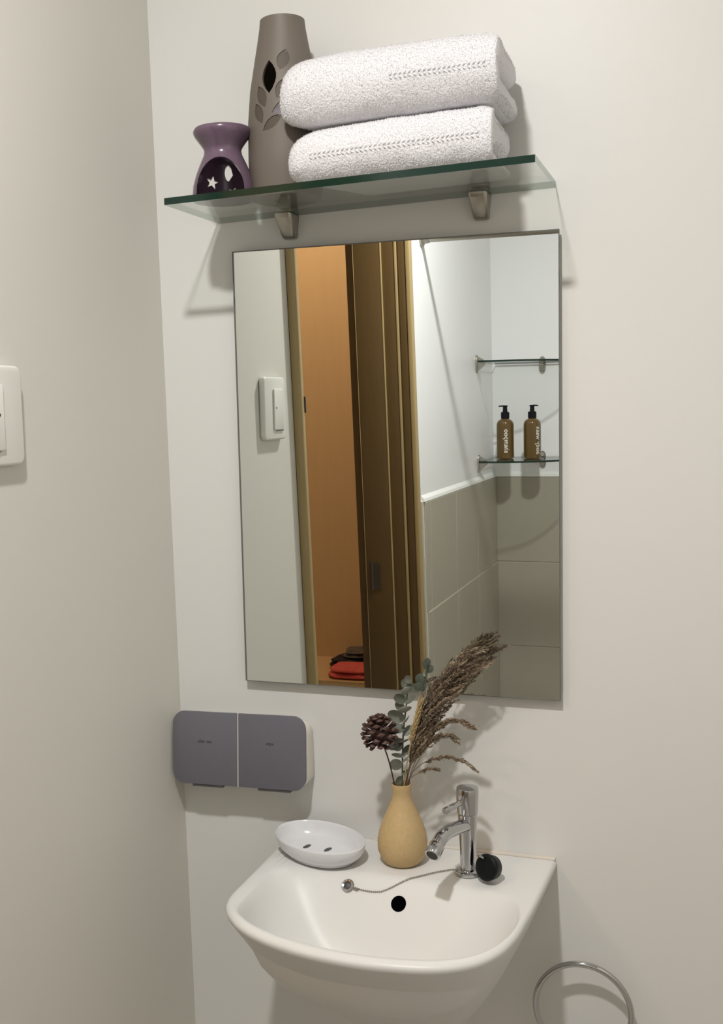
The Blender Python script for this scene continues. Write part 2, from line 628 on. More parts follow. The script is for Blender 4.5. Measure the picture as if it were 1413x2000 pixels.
for cx in (0.1985, 0.4620):
    zt = shz(cx) - STK
    b = B()
    # lower jaw: tapered block below the pane, wider at the top
    pr = [(0.0125, 0.0, 0.032), (0.0120, -0.006, 0.030), (0.0095, -0.029, 0.012), (0.0085, -0.031, 0.008)]
    v = []
    for hw, dz, dp in pr:
        v += [(cx - hw, -0.0005, zt + dz), (cx - hw, -dp + 0.003, zt + dz), (cx - hw + 0.003, -dp, zt + dz), (cx + hw - 0.003, -dp, zt + dz), (cx + hw, -dp + 0.003, zt + dz), (cx + hw, -0.0005, zt + dz)]
    f = [tuple(range(6)), tuple(range(18, 24))]
    for r in range(3):
        f += [(r * 6 + i, r * 6 + (i + 1) % 6, r * 6 + 6 + (i + 1) % 6, r * 6 + 6 + i) for i in range(6)]
    b.add(v, f)
    # upper jaw lip resting on the pane
    b.box(cx - 0.011, cx + 0.011, -0.020, -0.0005, zt + STK, zt + STK + 0.005)
    bevel(b.obj('shelf_clip', M['steel'], shelf), 0.001)

# ------------------------------------------------------------------ purple oil burner with arch, star and moon openings
bc = Vector((0.1475, -0.100, shz(0.1475) + 0.0002))
burner = thing('oil_burner', bc, 'small purple glazed oil burner with star and moon cut-outs on the glass shelf', 'oil burner')
prof = [(0, .054), (.012, .0535), (.0195, .050), (.0240, .042), (.0295, .030), (.0345, .016), (.0360, .006), (.0352, 0.0),
        (.0392, 0.0), (.0402, .008), (.0392, .018), (.0352, .032), (.0295, .046), (.0248, .056), (.0236, .0615), (.0250, .0655),
        (.0300, .0725), (.0345, .0785), (.0368, .0830), (.0370, .0860), (.0352, .0892), (.0325, .0885), (.0260, .0800), (.0150, .0730), (0, .0715)]
b = B()
b.lathe([(0, .0004), (.0350, .0004), (.0352, .0030), (0, .0032)], bc, 48)
b.obj('base_plate', M['purple_in'], burner)
bo = B().lathe(prof, bc, 64).obj('burner_body', M['purple'], burner)


def cutter(outline, depth, mat4):
    o = B().prism(outline, depth, mat4).obj('cutter', M['purple'], None, 0)
    return o


vdir = Vector((0.7555, -1.4005, 0)) - Vector((bc.x, bc.y, 0))
vdir.normalize()
side = Vector((-vdir.y, vdir.x, 0))          # picture right
U = Vector((0, 0, 1))
cs = []
fr_ = frame(bc + side * (-0.0045), side, U)   # w = side x up = -vdir or vdir
if fr_.to_3x3().col[2].dot(vdir) < 0:
    fr_ = frame(bc + side * (-0.0045), -side, U)
arch = [(-0.0300, -0.002)]
for i in range(17):
    a = PI - PI * i / 16
    arch.append((0.0300 * math.cos(a) * (1 - 0.0), 0.008 + 0.0415 * math.sin(a)))
arch.append((0.0300, -0.002))
cs.append(cutter(arch, 0.06, fr_))


def star(r, n=5, inner=0.42, rot=0.2):
    return [((r if i % 2 == 0 else r * inner) * math.cos(rot + PI / 2 + PI * i / n), (r if i % 2 == 0 else r * inner) * math.sin(rot + PI / 2 + PI * i / n)) for i in range(2 * n)]


bk = frame(bc, side, U)
if bk.to_3x3().col[2].dot(vdir) > 0:
    bk = frame(bc, -side, U)
sgn = 1 if bk.to_3x3().col[0].dot(side) > 0 else -1
cs.append(cutter([(sgn * -0.0150 + x, 0.0290 + y) for x, y in star(0.0085)], 0.06, bk))
moon = [(0.005 * math.cos(t), 0.0095 * math.sin(t)) for t in [PI / 2 + PI * i / 8 for i in range(9)]] + [(0.0055, -0.003), (0.0035, 0.005)]
cs.append(cutter([(sgn * 0.0065 + sgn * x, 0.0400 + y) for x, y in (moon if sgn > 0 else moon[::-1])], 0.06, bk))
cs.append(cutter([(sgn * 0.0115 + x, 0.0165 + y) for x, y in star(0.0080, rot=0.5)], 0.06, bk))
cut(bo, cs)

# ------------------------------------------------------------------ tall taupe vase with leaf inlays and one open leaf
vc = Vector((0.2195, -0.0640, shz(0.2195) + 0.0002))
tv = thing('leaf_vase', vc, 'tall taupe ceramic vase with leaf-shaped cut-outs standing left of the towels', 'vase')
vp = [(0, .004), (.030, .004), (.0430, .012), (.0445, .05), (.0440, .095), (.0400, .135), (.0335, .170), (.0285, .195), (.0255, .212), (.0245, .222),
      (.0285, .222), (.0295, .212), (.0325, .195), (.0372, .170), (.0436, .135), (.0474, .095), (.0482, .05), (.0472, .012), (.0440, 0), (0, 0)]
vo = B().lathe(vp, vc, 72).obj('vase_body', M['taupe'], tv)


def vrad(z):
    pts = [(0, .0472), (.05, .0482), (.095, .0474), (.135, .0436), (.170, .0372), (.195, .0325), (.222, .0285)]
    for (z0, r0), (z1, r1) in zip(pts, pts[1:]):
        if z0 <= z <= z1:
            return r0 + (r1 - r0) * (z - z0) / (z1 - z0)
    return .03


def leaf_outline(l, w, n=7):
    r = []
    for i in range(n):
        t = i / n
        r.append((w * math.sin(PI * t) ** 0.85 if t else 0.0, -l + 2 * l * t))
    l2 = [(-w * math.sin(PI * (1 - i / n)) ** 0.85 if i else 0.0, l - 2 * l * i / n) for i in range(n)]
    return r + l2


leaves = [(-60.8, 1.837, 0.0140, 0.0080, -18, 0), (-86.4, 1.817, 0.0210, 0.0098, 3, 1), (-99.2, 1.794, 0.0150, 0.0072, 24, 0), (-104.1, 1.774, 0.0145, 0.0070, 26, 0),
          (-80.1, 1.760, 0.0155, 0.0062, -56, 0), (-60.5, 1.777, 0.0165, 0.0090, -72, 2), (-64.7, 1.801, 0.0140, 0.0072, -26, 0)]
vcut = []
for ang, z, l, w, tilt, kind in leaves:
    a = math.radians(ang - 8)
    rad = Vector((math.cos(a), math.sin(a), 0))
    tang = Vector((-math.sin(a), math.cos(a), 0))
    t = math.radians(tilt)
    uu = tang * math.cos(t) + U * math.sin(t)
    vv = -tang * math.sin(t) + U * math.cos(t)
    R_ = vrad(z - vc.z)
    o_ = Vector((vc.x, vc.y, z)) + rad * (R_ - (0.0034 if kind != 1 else 0.012))
    f4 = frame(o_, uu, vv)
    vcut.append(cutter(leaf_outline(l, w), 0.03, f4))
    if kind != 1:
        # dark inlay following the curve at the bottom of the recess
        ol = leaf_outline(l * 0.98, w * 0.97, 8)
        vb, fb = [], []
        for s_ in (0.0, -0.0022):
            for (x, y) in ol + [(0, 0)]:
                p = o_ + uu * x + vv * y
                h = Vector((p.x - vc.x, p.y - vc.y, 0))
                h.normalize()
                rr = vrad(p.z - vc.z) - 0.0011 + s_
                vb.append(Vector((vc.x, vc.y, p.z)) + h * rr)
        n = len(ol)
        for i in range(n):
            j = (i + 1) % n
            fb += [(n, i, j), (2 * n + 1, n + 1 + j, n + 1 + i), (i, n + 1 + i, n + 1 + j, j)]
        mesh_obj('leaf_inlay', vb, fb, M['violet_leaf'] if kind == 2 else M['taupe_dark'], tv)
cut(vo, vcut)


def settle(t):
    """stand a thing square on the sloping shelf"""
    for o_ in t.children:
        for v_ in o_.data.vertices:
            v_.co.z += SL * v_.co.x


settle(tv)
settle(burner)


# ------------------------------------------------------------------ folded towels
def fold_section(y0, y1, z0, zt, gap_frac, n=10):
    """closed y-z outline of a towel folded round its front edge, open slot between the layers at the back"""
    h = zt - z0
    pts = []
    r = h / 2
    # lower back -> front along the bottom
    for i in range(13):
        pts.append((y1 + (y0 + r * 0.8 - y1) * i / 12, z0))
    for i in range(1, 2 * n):
        a = -PI / 2 - PI * i / (2 * n)
        pts.append((y0 + r * 0.8 + r * 0.8 * math.cos(a), z0 + r + r * math.sin(a)))
    for i in range(13):
        pts.append((y0 + r * 0.8 + (y1 - 0.012 - y0 - r * 0.8) * i / 12, zt - 0.004 * (i / 12) ** 2))
    # rounded back of the thick upper layer
    zg = z0 + h * gap_frac
    ru = (zt - 0.004 - zg) / 2
    for i in range(1, n):
        a = PI / 2 - PI * i / n
        pts.append((y1 - 0.012 + ru * 0.55 * math.cos(a), zg + ru + ru * math.sin(a)))
    # slot: in and out
    for i in range(7):
        pts.append((y1 - 0.012 - 0.098 * i / 6, zg + 0.0004))
    for i in range(6, -1, -1):
        pts.append((y1 - 0.010 - 0.098 * i / 6, zg - 0.0035 - 0.002 * (1 - i / 6)))
    pts.append((y1, z0 + h * gap_frac * 0.45))
    return pts


def towel(label, x0, x1, y0, y1, zbase, h, gap, seed, sag, band_z, band_x):
    c = ((x0 + x1) / 2, (y0 + y1) / 2, zbase)
    t = thing('folded_towel', c, label, 'towel', 'white towels stacked on the glass shelf')
    sec = fold_section(y0, y1, 0.0, h, gap)
    cy, cz = (y0 + y1) / 2, h * 0.5
    nx = 74
    verts, faces = [], []
    n = len(sec)
    Lx = x1 - x0
    for i in range(nx + 1):
        s = i / nx
        # bunched points near both ends, rounded left end
        if s < 0.22:
            q = s / 0.22
            xx = x0 + 0.040 * (1 - math.cos(q * PI / 2))
            k = 0.10 + 0.90 * math.sin(q * PI / 2) ** 0.5
        elif s > 0.90:
            q = (s - 0.90) / 0.10
            xx = x1 - 0.018 + 0.018 * math.sin(q * PI / 2)
            k = 1 - 0.11 * (1 - math.cos(q * PI / 2))
        else:
            q = (s - 0.22) / 0.68
            xx = x0 + 0.040 + (Lx - 0.058) * q
            k = 1.0
        for (y, z) in sec:
            if s > 0.90:
                # each folded layer ends in its own soft round, the front fold stays square
                kk = math.cos((s - 0.90) / 0.10 * PI / 2 * 0.93)
                zg_ = h * gap
                zl_ = zg_ + (h - zg_) * 0.5 if z > zg_ - 0.0006 else zg_ * 0.45
                w_ = max(0.0, min(1.0, (y - y0 - 0.006) / 0.035))
                w_ = w_ * w_ * (3 - 2 * w_)
                yy = cy + (y - cy) * (1 - 0.06 * (1 - kk))
                zz = z + (zl_ - z) * (1 - kk) * (0.16 + 0.66 * w_)
            else:
                yy = cy + (y - cy) * (0.55 + 0.45 * k)
                zz = z * (0.12 + 0.88 * k) + h * 0.30 * (1 - k)
            p = Vector((xx + max(0.0, y - y0 - 0.020) * 0.60 * (1 - s) ** 2, yy, zbase + zz))
            d = noise.noise(Vector((p.x * 26 + seed, p.y * 26, p.z * 26))) * 0.0022
            d += noise.noise(Vector((p.x * 130 + seed, p.y * 130, p.z * 130))) * 0.0011
            top = max(0.0, min(1.0, z / h))
            p.z += d * (0.2 + 0.8 * top) + sag(xx) * (0.0 + top) + SL * (xx - c[0])
            p.y += d * 0.9
            p.x += d * 0.6
            verts.append(p)
    for i in range(nx):
        for j in range(n):
            q = (j + 1) % n
            faces.append((i * n + j, i * n + q, (i + 1) * n + q, (i + 1) * n + j))
    faces.append(tuple(range(n)))
    last = nx * n
    faces.append(tuple(last + j for j in range(n)))
    body = mesh_obj('towel_body', verts, faces, M['towel'], t, 75)
    # terry loops: tiny tufts all over the visible cloth
    bvh = BVHTree.FromPolygons(verts, faces)
    rnd = random.Random(seed)
    tf = B()
    quads = [q for q in faces if len(q) == 4]
    for q in quads:
        a, b_, c_, d_ = (verts[i] for i in q)
        area = ((b_ - a).cross(d_ - a)).length
        nrm = (b_ - a).cross(d_ - a)
        if area < 1e-9:
            continue
        nrm.normalize()
        cnt = area * 3.4e5
        k = int(cnt) + (1 if rnd.random() < cnt - int(cnt) else 0)
        for _ in range(min(k, 14)):
            u_, w_ = rnd.random(), rnd.random()
            p = a.lerp(b_, u_).lerp(d_.lerp(c_, u_), w_)
            # outward
            out = p - Vector((p.x, cy, zbase + cz + SL * (p.x - c[0])))
            nn = nrm if nrm.dot(out) > 0 else -nrm
            if p.z < zbase + 0.0015 + SL * (p.x - c[0]):
                continue
            dirv = (nn + Vector((rnd.uniform(-.7, .7), rnd.uniform(-.7, .7), rnd.uniform(-.9, .3)))).normalized()
            sd = dirv.cross(Vector((rnd.random(), rnd.random(), rnd.random()))).normalized() * 0.00045
            tip = p + dirv * rnd.uniform(0.0008, 0.0020)
            tf.add([p - sd, p + sd, tip], [(0, 1, 2)])
    stuff(tf.obj('terry_loops', M['towel'], t, 0))
    # woven band: a zigzag row of raised stitches along the front
    wb = B()
    xs = x0 + band_x
    k = 0
    while xs < x1 - 0.012:
        z = zbase + band_z + sag(xs) * band_z / h + SL * (xs - c[0])
        for dz_ in (0.0, 0.0040):
            hit = bvh.ray_cast(Vector((xs, y0 - 0.08, z + dz_)), Vector((0, 1, 0)))
            if hit[0]:
                p = hit[0] + Vector((0, -0.0009, 0))
                m4 = Matrix.Translation(p) @ Matrix.Rotation(math.radians(38 if dz_ == 0 else -38), 4, 'Y')
                vv_ = [m4 @ Vector((sx * 0.0028, sy, sz * 0.0011)) for sx, sy, sz in ((-1, 0, 0), (0, 0, -1), (1, 0, 0), (0, 0, 1), (0, -0.0015, 0))]
                wb.add(vv_, [(0, 1, 4), (1, 2, 4), (2, 3, 4), (3, 0, 4), (3, 2, 1, 0)])
        xs += 0.0058
        k += 1
    stuff(wb.obj('woven_band', M['towel_band'], t, 0))
    return t


ztw = shz(0.3765) + 0.0028
towel('lower white folded terry towel of the stack, lying directly on the glass shelf', 0.2500, 0.5030, -0.148, -0.024, ztw, 0.0615, 0.24, 3,
      lambda x: 0.004 * math.sin((x - 0.25) * 9) - 0.003 * max(0, 0.30 - x) / 0.05, 0.0260, 0.035)
towel('upper white folded terry towel of the stack, topmost thing on the glass shelf', 0.2420, 0.5110, -0.150, -0.018, ztw + 0.0690, 0.0750, 0.46, 11,
      lambda x: 0.003 * math.sin((x - 0.22) * 11) + 0.002, 0.0330, 0.145)

# ------------------------------------------------------------------ mirror
MX0, MX1, MZ0, MZ1 = 0.1155, 0.5615, 1.0200, 1.6205
mir = thing('wall_mirror', (0.3385, -0.006, MZ0), 'large frameless rectangular mirror on the wall under the glass shelf', 'mirror')
v = []
for y in (-0.0075, -0.012):
    v += [(MX0, y, MZ0), (MX1, y, MZ0), (MX1, y, MZ1), (MX0, y, MZ1)]
e = 0.0012
mesh_obj('mirror_glass', v, [(0, 1, 2, 3), (4, 5, 6, 7), (0, 1, 5, 4), (1, 2, 6, 5), (2, 3, 7, 6), (3, 0, 4, 7)], None, mir, 0,
         [M['mirror'], M['mirror_edge']], [1, 0, 1, 1, 1, 1])
b = B()
b.box(MX0 - 0.0002, MX0 + 0.0020, -0.0124, -0.0076, MZ0, MZ1 + 0.0002)
b.box(MX0 + 0.0020, MX1, -0.0124, -0.0076, MZ1 - 0.0012, MZ1 + 0.0002)
b.box(MX1 - 0.0008, MX1 + 0.0002, -0.0124, -0.0076, MZ0, MZ1 - 0.0012)
b.box(MX0 + 0.0020, MX1 - 0.0008, -0.0124, -0.0076, MZ0 - 0.0002, MZ0 + 0.0007)
b.obj('ground_edge', M['mirror_edge'], mir, 0)
B().box(MX0 + 0.006, MX1 - 0.003, -0.0074, -0.0004, MZ0 + 0.004, MZ1 - 0.010).obj('backing_board', M['board'], mir, 0)

# ------------------------------------------------------------------ two-door wall dispenser
DA = math.radians(1.35)
dc = Vector((0.1100, -0.018, 0.9245))
dsp = thing('wall_dispenser', dc, 'slate grey two-door plastic wall dispenser mounted in the corner left of the basin', 'dispenser')


def drot(x, y, z):
    """dispenser-local to world: x across, z up, mounted slightly out of level"""
    y = y * (1 - 0.17 * z / 0.0515)          # the case is deeper at its foot
    return Vector((dc.x + x * math.cos(DA) - z * math.sin(DA), y, dc.z + x * math.sin(DA) + z * math.cos(DA)))


def dprism(name, outline, ya, yb, mat, bev=0.0):
    n = len(outline)
    v = [drot(x, ya, z) for x, z in outline] + [drot(x, yb, z) for x, z in outline]
    f = [tuple(range(n)), tuple(range(n, 2 * n))] + [(i, (i + 1) % n, n + (i + 1) % n, n + i) for i in range(n)]
    o = mesh_obj(name, v, f, mat, dsp, 30)
    if bev:
        bevel(o, bev, 2)
    return o


DW, DH = 0.1030, 0.0515
dprism('dispenser_body', rrect(-DW + 0.001, DW - 0.001, -DH, DH - 0.013, 0.016), -0.0005, -0.0315, M['cream_plastic'], 0.001)
lo_ = rrect(-DW, -0.0006, -DH, DH, 0.0185, 10, (1, 0, 0, 1))
ro_ = rrect(0.0006, DW, -DH, DH, 0.0185, 10, (0, 1, 1, 0))
dprism('divider', rrect(-0.0006, 0.0006, -DH, DH, 0.0002, 2), -0.0312, -0.0350, M['cream_plastic'])
dl = dprism('dispenser_door', lo_, -0.0315, -0.0352, M['grey_panel'], 0.0006)
dr = dprism('dispenser_door', ro_, -0.0315, -0.0352, M['grey_panel'], 0.0006)
dprism('pull_tab', rrect(-0.072, -0.024, -DH - 0.0035, -DH + 0.0005, 0.0008, 3), -0.018, -0.034, M['dark_grey'])
dprism('pull_tab', rrect(0.030, 0.080, -DH - 0.0035, -DH + 0.0005, 0.0008, 3), -0.018, -0.034, M['dark_grey'])
text_mesh('after use', 0.0062, 0.0001, lambda p: drot(p.x - 0.0520, -0.0353 - p.z, p.y + 0.0095), 'lettering', M['ink'], dl, 0.00012)
text_mesh('wipe', 0.0062, 0.0001, lambda p: drot(p.x + 0.0490, -0.0353 - p.z, p.y + 0.0115), 'lettering', M['ink'], dr, 0.00012)

# ------------------------------------------------------------------ wash basin
ZR = 0.800
basin = thing('wash_basin', (0.365, -0.16, 0.60), 'small white porcelain wall basin with a curved front under the mirror', 'basin')
left = [(0.1760, 0.0), (0.1762, -0.060), (0.1758, -0.120), (0.1754, -0.180), (0.1762, -0.218), (0.1850, -0.2440), (0.2045, -0.2680), (0.2290, -0.2870),
        (0.2620, -0.3030), (0.3000, -0.3145), (0.3400, -0.3210), (0.3830, -0.3230), (0.4250, -0.3195), (0.4620, -0.3120), (0.4890, -0.3000), (0.5090, -0.2845),
        (0.5240, -0.2640), (0.5340, -0.2400), (0.5405, -0.2100), (0.5440, -0.1750), (0.5480, -0.1250), (0.5515, -0.0600), (0.5545, 0.0)]
outer_open = spline([(x, y, 0) for x, y in left], 5)
NB = 21
outer = outer_open + [Vector((0.5545 + (0.1760 - 0.5545) * i / (NB + 1), 0, 0)) for i in range(1, NB + 1)]
inner_pts = [(0.2037, -0.1260), (0.1975, -0.1810), (0.2000, -0.2380), (0.2200, -0.2640), (0.2540, -0.2830), (0.3000, -0.2965), (0.3780, -0.3060), (0.4570, -0.2965),
             (0.5030, -0.2720), (0.5250, -0.2370), (0.5335, -0.2000), (0.5310, -0.1600), (0.5150, -0.1230), (0.4700, -0.1090), (0.3650, -0.1040), (0.2600, -0.1090)]
inner_c = spline([(x, y, 0) for x, y in inner_pts], 8, closed=True)
CB = Vector((0.365, -0.212, 0))


def polar(poly, d):
    best = None
    n = len(poly)
    for i in range(n):
        a, b_ = poly[i] - CB, poly[(i + 1) % n] - CB
        e_ = b_ - a
        den = d.x * e_.y - d.y * e_.x
        if abs(den) < 1e-12:
            continue
        t = (a.x * e_.y - a.y * e_.x) / den
        s = (a.x * d.y - a.y * d.x) / den
        if t > 0 and -1e-6 <= s <= 1 + 1e-6:
            best = t if best is None or t > best else best
    return best


N = len(outer)
dirs = [(p - CB).normalized() for p in outer]
inn = [CB + d * polar(inner_c, d) for d in dirs]
rings = []


def oring(inset, z):
    k = 1 - inset / 0.185
    return [Vector((0.365 + (p.x - 0.365) * k, min(-0.0005, p.y * (k if p.y < -0.0001 else 1)), z)) for p in outer]


for ins, z in ((0.120, 0.600), (0.105, 0.604), (0.085, 0.630), (0.062, 0.665), (0.036, 0.710), (0.0165, 0.750), (0.006, 0.776), (0.0012, 0.788), (0.0, 0.7935), (0.0008, 0.7968), (0.0028, 0.7990)):
    rings.append(oring(ins, z))
o_top = oring(0.0050, 0.8000)
for t_, dz_ in ((0.0, 0.0), (0.22, 0.0), (0.5, -0.0004), (0.78, -0.0010), (0.93, -0.0020)):
    rings.append([Vector((o.x + (i.x - o.x) * t_, o.y + (i.y - o.y) * t_, 0.8000 + dz_)) for o, i in zip(o_top, inn)])
steep = [(1.0, .7965), (.985, .7925), (.97, .785), (.945, .770), (.91, .752), (.85, .732), (.75, .715), (.6, .703), (.4, .695), (.2, .691)]
gentle = [(1.0, .7970), (.97, .7945), (.93, .790), (.87, .7825), (.79, .7715), (.69, .757), (.57, .739), (.44, .720), (.30, .704), (.15, .694)]
for (s1, z1), (s2, z2) in zip(steep, gentle):
    ring = []
    for d, p in zip(dirs, inn):
        w = max(0.0, min(1.0, (d.y + 0.1) / 0.7))
        w = w * w * (3 - 2 * w)
        s, z = s1 + (s2 - s1) * w, z1 + (z2 - z1) * w
        q = CB + (p - CB) * s
        ring.append(Vector((q.x, q.y, z)))
    rings.append(ring)
verts = [p for r in rings for p in r] + [Vector((0.365, -0.212, 0.690))]
faces = []
for i in range(len(rings) - 1):
    for j in range(N):
        q = (j + 1) % N
        faces.append((i * N + j, i * N + q, (i + 1) * N + q, (i + 1) * N + j))
lst = (len(rings) - 1) * N
faces += [(lst + j, lst + (j + 1) % N, len(verts) - 1) for j in range(N)]
faces.append(tuple(range(N)))
mesh_obj('basin_bowl', verts, faces, M['porcelain'], basin, 50)
bvh_b = BVHTree.FromPolygons(verts, faces)


def on_basin(x, y, lift=0.0):
    h = bvh_b.ray_cast(Vector((x, y, 0.9)), Vector((0, 0, -1)))
    return h[0] + h[1] * lift if h[0] else Vector((x, y, ZR)), h[1] if h[0] else Vector((0, 0, 1))


# overflow hole on the back slope of the bowl
hp, hn = on_basin(0.3711, -0.1255)
if hn.z < 0:
    hn = -hn
T_ = frame(hp, Vector((1, 0, 0)), hn.cross(Vector((1, 0, 0))))
b = B()
b.lathe([(0, 0.0006), (0.0096, 0.0006), (0.0104, -0.0005), (0.0104, -0.003), (0, -0.003)], (0, 0, 0), 28, mat=T_)
b.obj('overflow_hole', M['black'], basin)
for (xa, ya, xb, yb) in ((0.186, -0.118, 0.190, -0.070), (0.194, -0.124, 0.199, -0.080), (0.203, -0.120, 0.207, -0.090)):
    pa, _ = on_basin(xa, ya)
    pb, _ = on_basin(xb, yb)
    b = B()
    b.tube([pa + Vector((0, 0, -0.0004)), pa.lerp(pb, .1), pa.lerp(pb, .9), pb + Vector((0, 0, -0.0004))], [0.0006, 0.0014, 0.0014, 0.0006], 8)
    b.obj('soap_ridge', M['porcelain'], basin)
b = B()
b.tube([(0.30, -0.0015, ZR + 0.0005), (0.40, -0.0015, ZR + 0.0008), (0.47, -0.0018, ZR + 0.001), (0.5525, -0.0018, ZR + 0.001)], [0.0015, 0.002, 0.0028, 0.0026], 8)
b.obj('sealant_bead', M['sealant'], basin)

# ------------------------------------------------------------------ soap dish
sc_ = Vector((0.2437, -0.0684, ZR + 0.0002))
dish = thing('soap_dish', sc_, 'oval white ceramic soap dish with two drain holes on the left of the basin', 'soap dish')
ax, ay = 0.0722, 0.0480
dprof = [(0, .0035), (.60, .0036), (.70, .0042), (.82, .0085), (.905, .0155), (.945, .0225), (.962, .0252), (.980, .0262), (.996, .0254), (1.0, .0238),
         (.985, .0190), (.945, .0125), (.885, .0072), (.80, .0030), (.76, .0012), (.755, 0.0), (.70, 0.0), (.69, .0012), (0, .0012)]
bb = B()
bb.lathe(dprof, sc_, 64, sx=ax, sy=ay, rot=math.radians(-23.7))
bb.obj('dish_bowl', M['ceramic'], dish, 40)
for (hx_, hy_) in ((0.2196, -0.0555), (0.2512, -0.0577)):
    p = Vector((hx_, hy_, sc_.z + 0.0036))
    b = B()
    b.lathe([(0, .0004), (.85, .0004), (1.0, 0.0), (1.0, -.0015), (0, -.0015)], p, 20, sx=0.0078, sy=0.0040, rot=math.radians(74))
    b.obj('drain_hole', M['dark_grey'], dish)

# ------------------------------------------------------------------ bud vase
bv = Vector((0.3580, -0.0585, ZR + 0.0002))
budv = thing('bud_vase', bv, 'tan speckled bottle-shaped bud vase holding dried stems on the basin ledge', 'vase')
bprof = [(0, .003), (.018, .003), (.027, .012), (.0305, .028), (.029, .042), (.023, .060), (.0155, .076), (.0108, .088), (.0096, .096), (.0108, .1045), (.0122, .1072), (.0132, .1068),
         (.0134, .1045), (.0125, .0985), (.0120, .092), (.0140, .084), (.0185, .073), (.0255, .058), (.0312, .042), (.0335, .029), (.0328, .017), (.0285, .006), (.0235, .0005), (.022, 0), (0, 0)]
B().lathe(bprof, bv, 56).obj('vase_body', M['bouquet_vase'], budv, 60)

# ------------------------------------------------------------------ dried stems in the bud vase
mouth = Vector((0.3580, -0.0585, 0.905))
# pine cone on a dark wire stem
cc = Vector((0.3392, -0.090, 0.9830))
pc = thing('pine_cone', (0.353, -0.064, 0.86), 'brown pine cone on a thin dark stem in the tan bud vase', 'pine cone')
b = B()
b.tube(spline([(0.3555, -0.0600, 0.850), (0.3510, -0.0660, 0.903), (0.3475, -0.0770, 0.940), (0.3430, -0.0880, 0.968)], 6), 0.0010, 8)
b.obj('stem', M['dark_stem'], pc)
axis = Vector((-0.16, 0.06, 0.98)).normalized()
xa_ = axis.cross(Vector((0, 1, 0))).normalized()
ya_ = axis.cross(xa_).normalized()
CM = Matrix.Translation(cc) @ Matrix((xa_, ya_, axis)).transposed().to_4x4()
b = B()
b.lathe([(0, -.0170), (.007, -.0152), (.0125, -.006), (.0125, .004), (.0075, .0120), (0, .0145)], (0, 0, 0), 14, mat=CM)
b.obj('cone_core', M['cone'], pc)
# one scale: spoon with a thick diamond tip, pointing along +x
sv = [(0, -.0016, 0), (0, .0016, 0), (.55, -.30, .05), (.55, .30, .05), (.86, -.36, .10), (.86, .36, .10), (1.0, 0, .14), (.80, 0, .30), (0.9, 0, -.06), (.5, 0, -.02)]
sv = [(x * 0.0145, y * 0.0145 if abs(y) > .01 else y, z * 0.0145) for x, y, z in sv]
sf = [(0, 2, 7), (0, 7, 1), (1, 7, 3), (2, 4, 7), (3, 7, 5), (4, 6, 7), (5, 7, 6), (0, 9, 2), (0, 1, 9), (1, 3, 9), (2, 9, 8), (2, 8, 4), (3, 5, 8), (3, 8, 9), (4, 8, 6), (5, 6, 8)]
sme = bpy.data.meshes.new('cone_scale')
sme.from_pydata(sv, [], sf)
sme.materials.append(M['cone'])
sme.materials.append(M['cone_tip'])
for p in sme.polygons:
    if set(p.vertices) & {6, 8} and not (set(p.vertices) & {9, 0, 1}):
        p.material_index = 1
bmx = bmesh.new()
bmx.from_mesh(sme)
bmesh.ops.recalc_face_normals(bmx, faces=bmx.faces)
bmx.to_mesh(sme)
bmx.free()
NS = 60
for i in range(NS):
    u_ = (i + 0.5) / NS
    zz = -0.0135 + 0.0280 * u_
    env = math.sqrt(max(0.02, 1 - ((u_ - 0.46) / 0.60) ** 2))
    th = i * 2.39996
    el = math.radians(-38 + 105 * u_ ** 1.2)        # opening angle: drooping below, upright above
    r0 = 0.0095 * env * (1.0 if u_ < 0.75 else 0.75)
    s = 0.84 + 0.30 * math.sin(PI * u_)
    m4 = CM @ Matrix.Rotation(th, 4, 'Z') @ Matrix.Translation((r0, 0, zz)) @ Matrix.Rotation(-el, 4, 'Y') @ Matrix.Scale(s, 4)
    o = bpy.data.objects.new('cone_scale', sme)
    COL.objects.link(o)
    o.parent = pc
    o.matrix_local = Matrix.Translation(-Vector(pc.location)) @ m4

# eucalyptus
eu = thing('eucalyptus_sprig', (0.360, -0.060, 0.86), 'grey-green eucalyptus sprig with round leaves, behind the pine cone', 'sprig')
epath = spline([(0.3585, -0.058, 0.850), (0.3590, -0.058, 0.905), (0.3600, -0.058, 0.945), (0.3625, -0.060, 0.980), (0.3670, -0.060, 1.015), (0.3695, -0.060, 1.043)], 8)
b = B()
b.tube(epath, 0.0011, 8)
b.obj('stem', M['leaf_dark'], eu)


def round_leaf(p, direc, up, r, mat, cup=0.25):
    """a thin cupped round leaf, short petiole end at p"""
    d = Vector(direc).normalized()
    nrm = (Vector(up) - d * Vector(up).dot(d)).normalized()
    sd = d.cross(nrm)
    v, f = [], []
    n = 16
    for layer in (0, 1):
        for rr in (0.55, 1.0):
            for i in range(n):
                a = 2 * PI * i / n
                x = r * (1.0 + rr * math.cos(a) * 1.02)
                y = r * rr * math.sin(a) * 0.92
                h = cup * r * rr * rr - (0.0005 if layer else 0)
                v.append(Vector(p) + d * x + sd * y + nrm * h)
        v.append(Vector(p) + d * r - nrm * (0.0005 if layer else 0))
    m_ = 2 * n + 1
    for layer in (0, 1):
        o_ = layer * m_
        for i in range(n):
            j = (i + 1) % n
            f.append((o_ + 2 * n, o_ + i, o_ + j))
            f.append((o_ + i, o_ + n + i, o_ + n + j, o_ + j))
    f += [(n + i, n + (i + 1) % n, m_ + n + (i + 1) % n, m_ + n + i) for i in range(n)]
    return mesh_obj('leaf', v, f, mat, eu, 60)


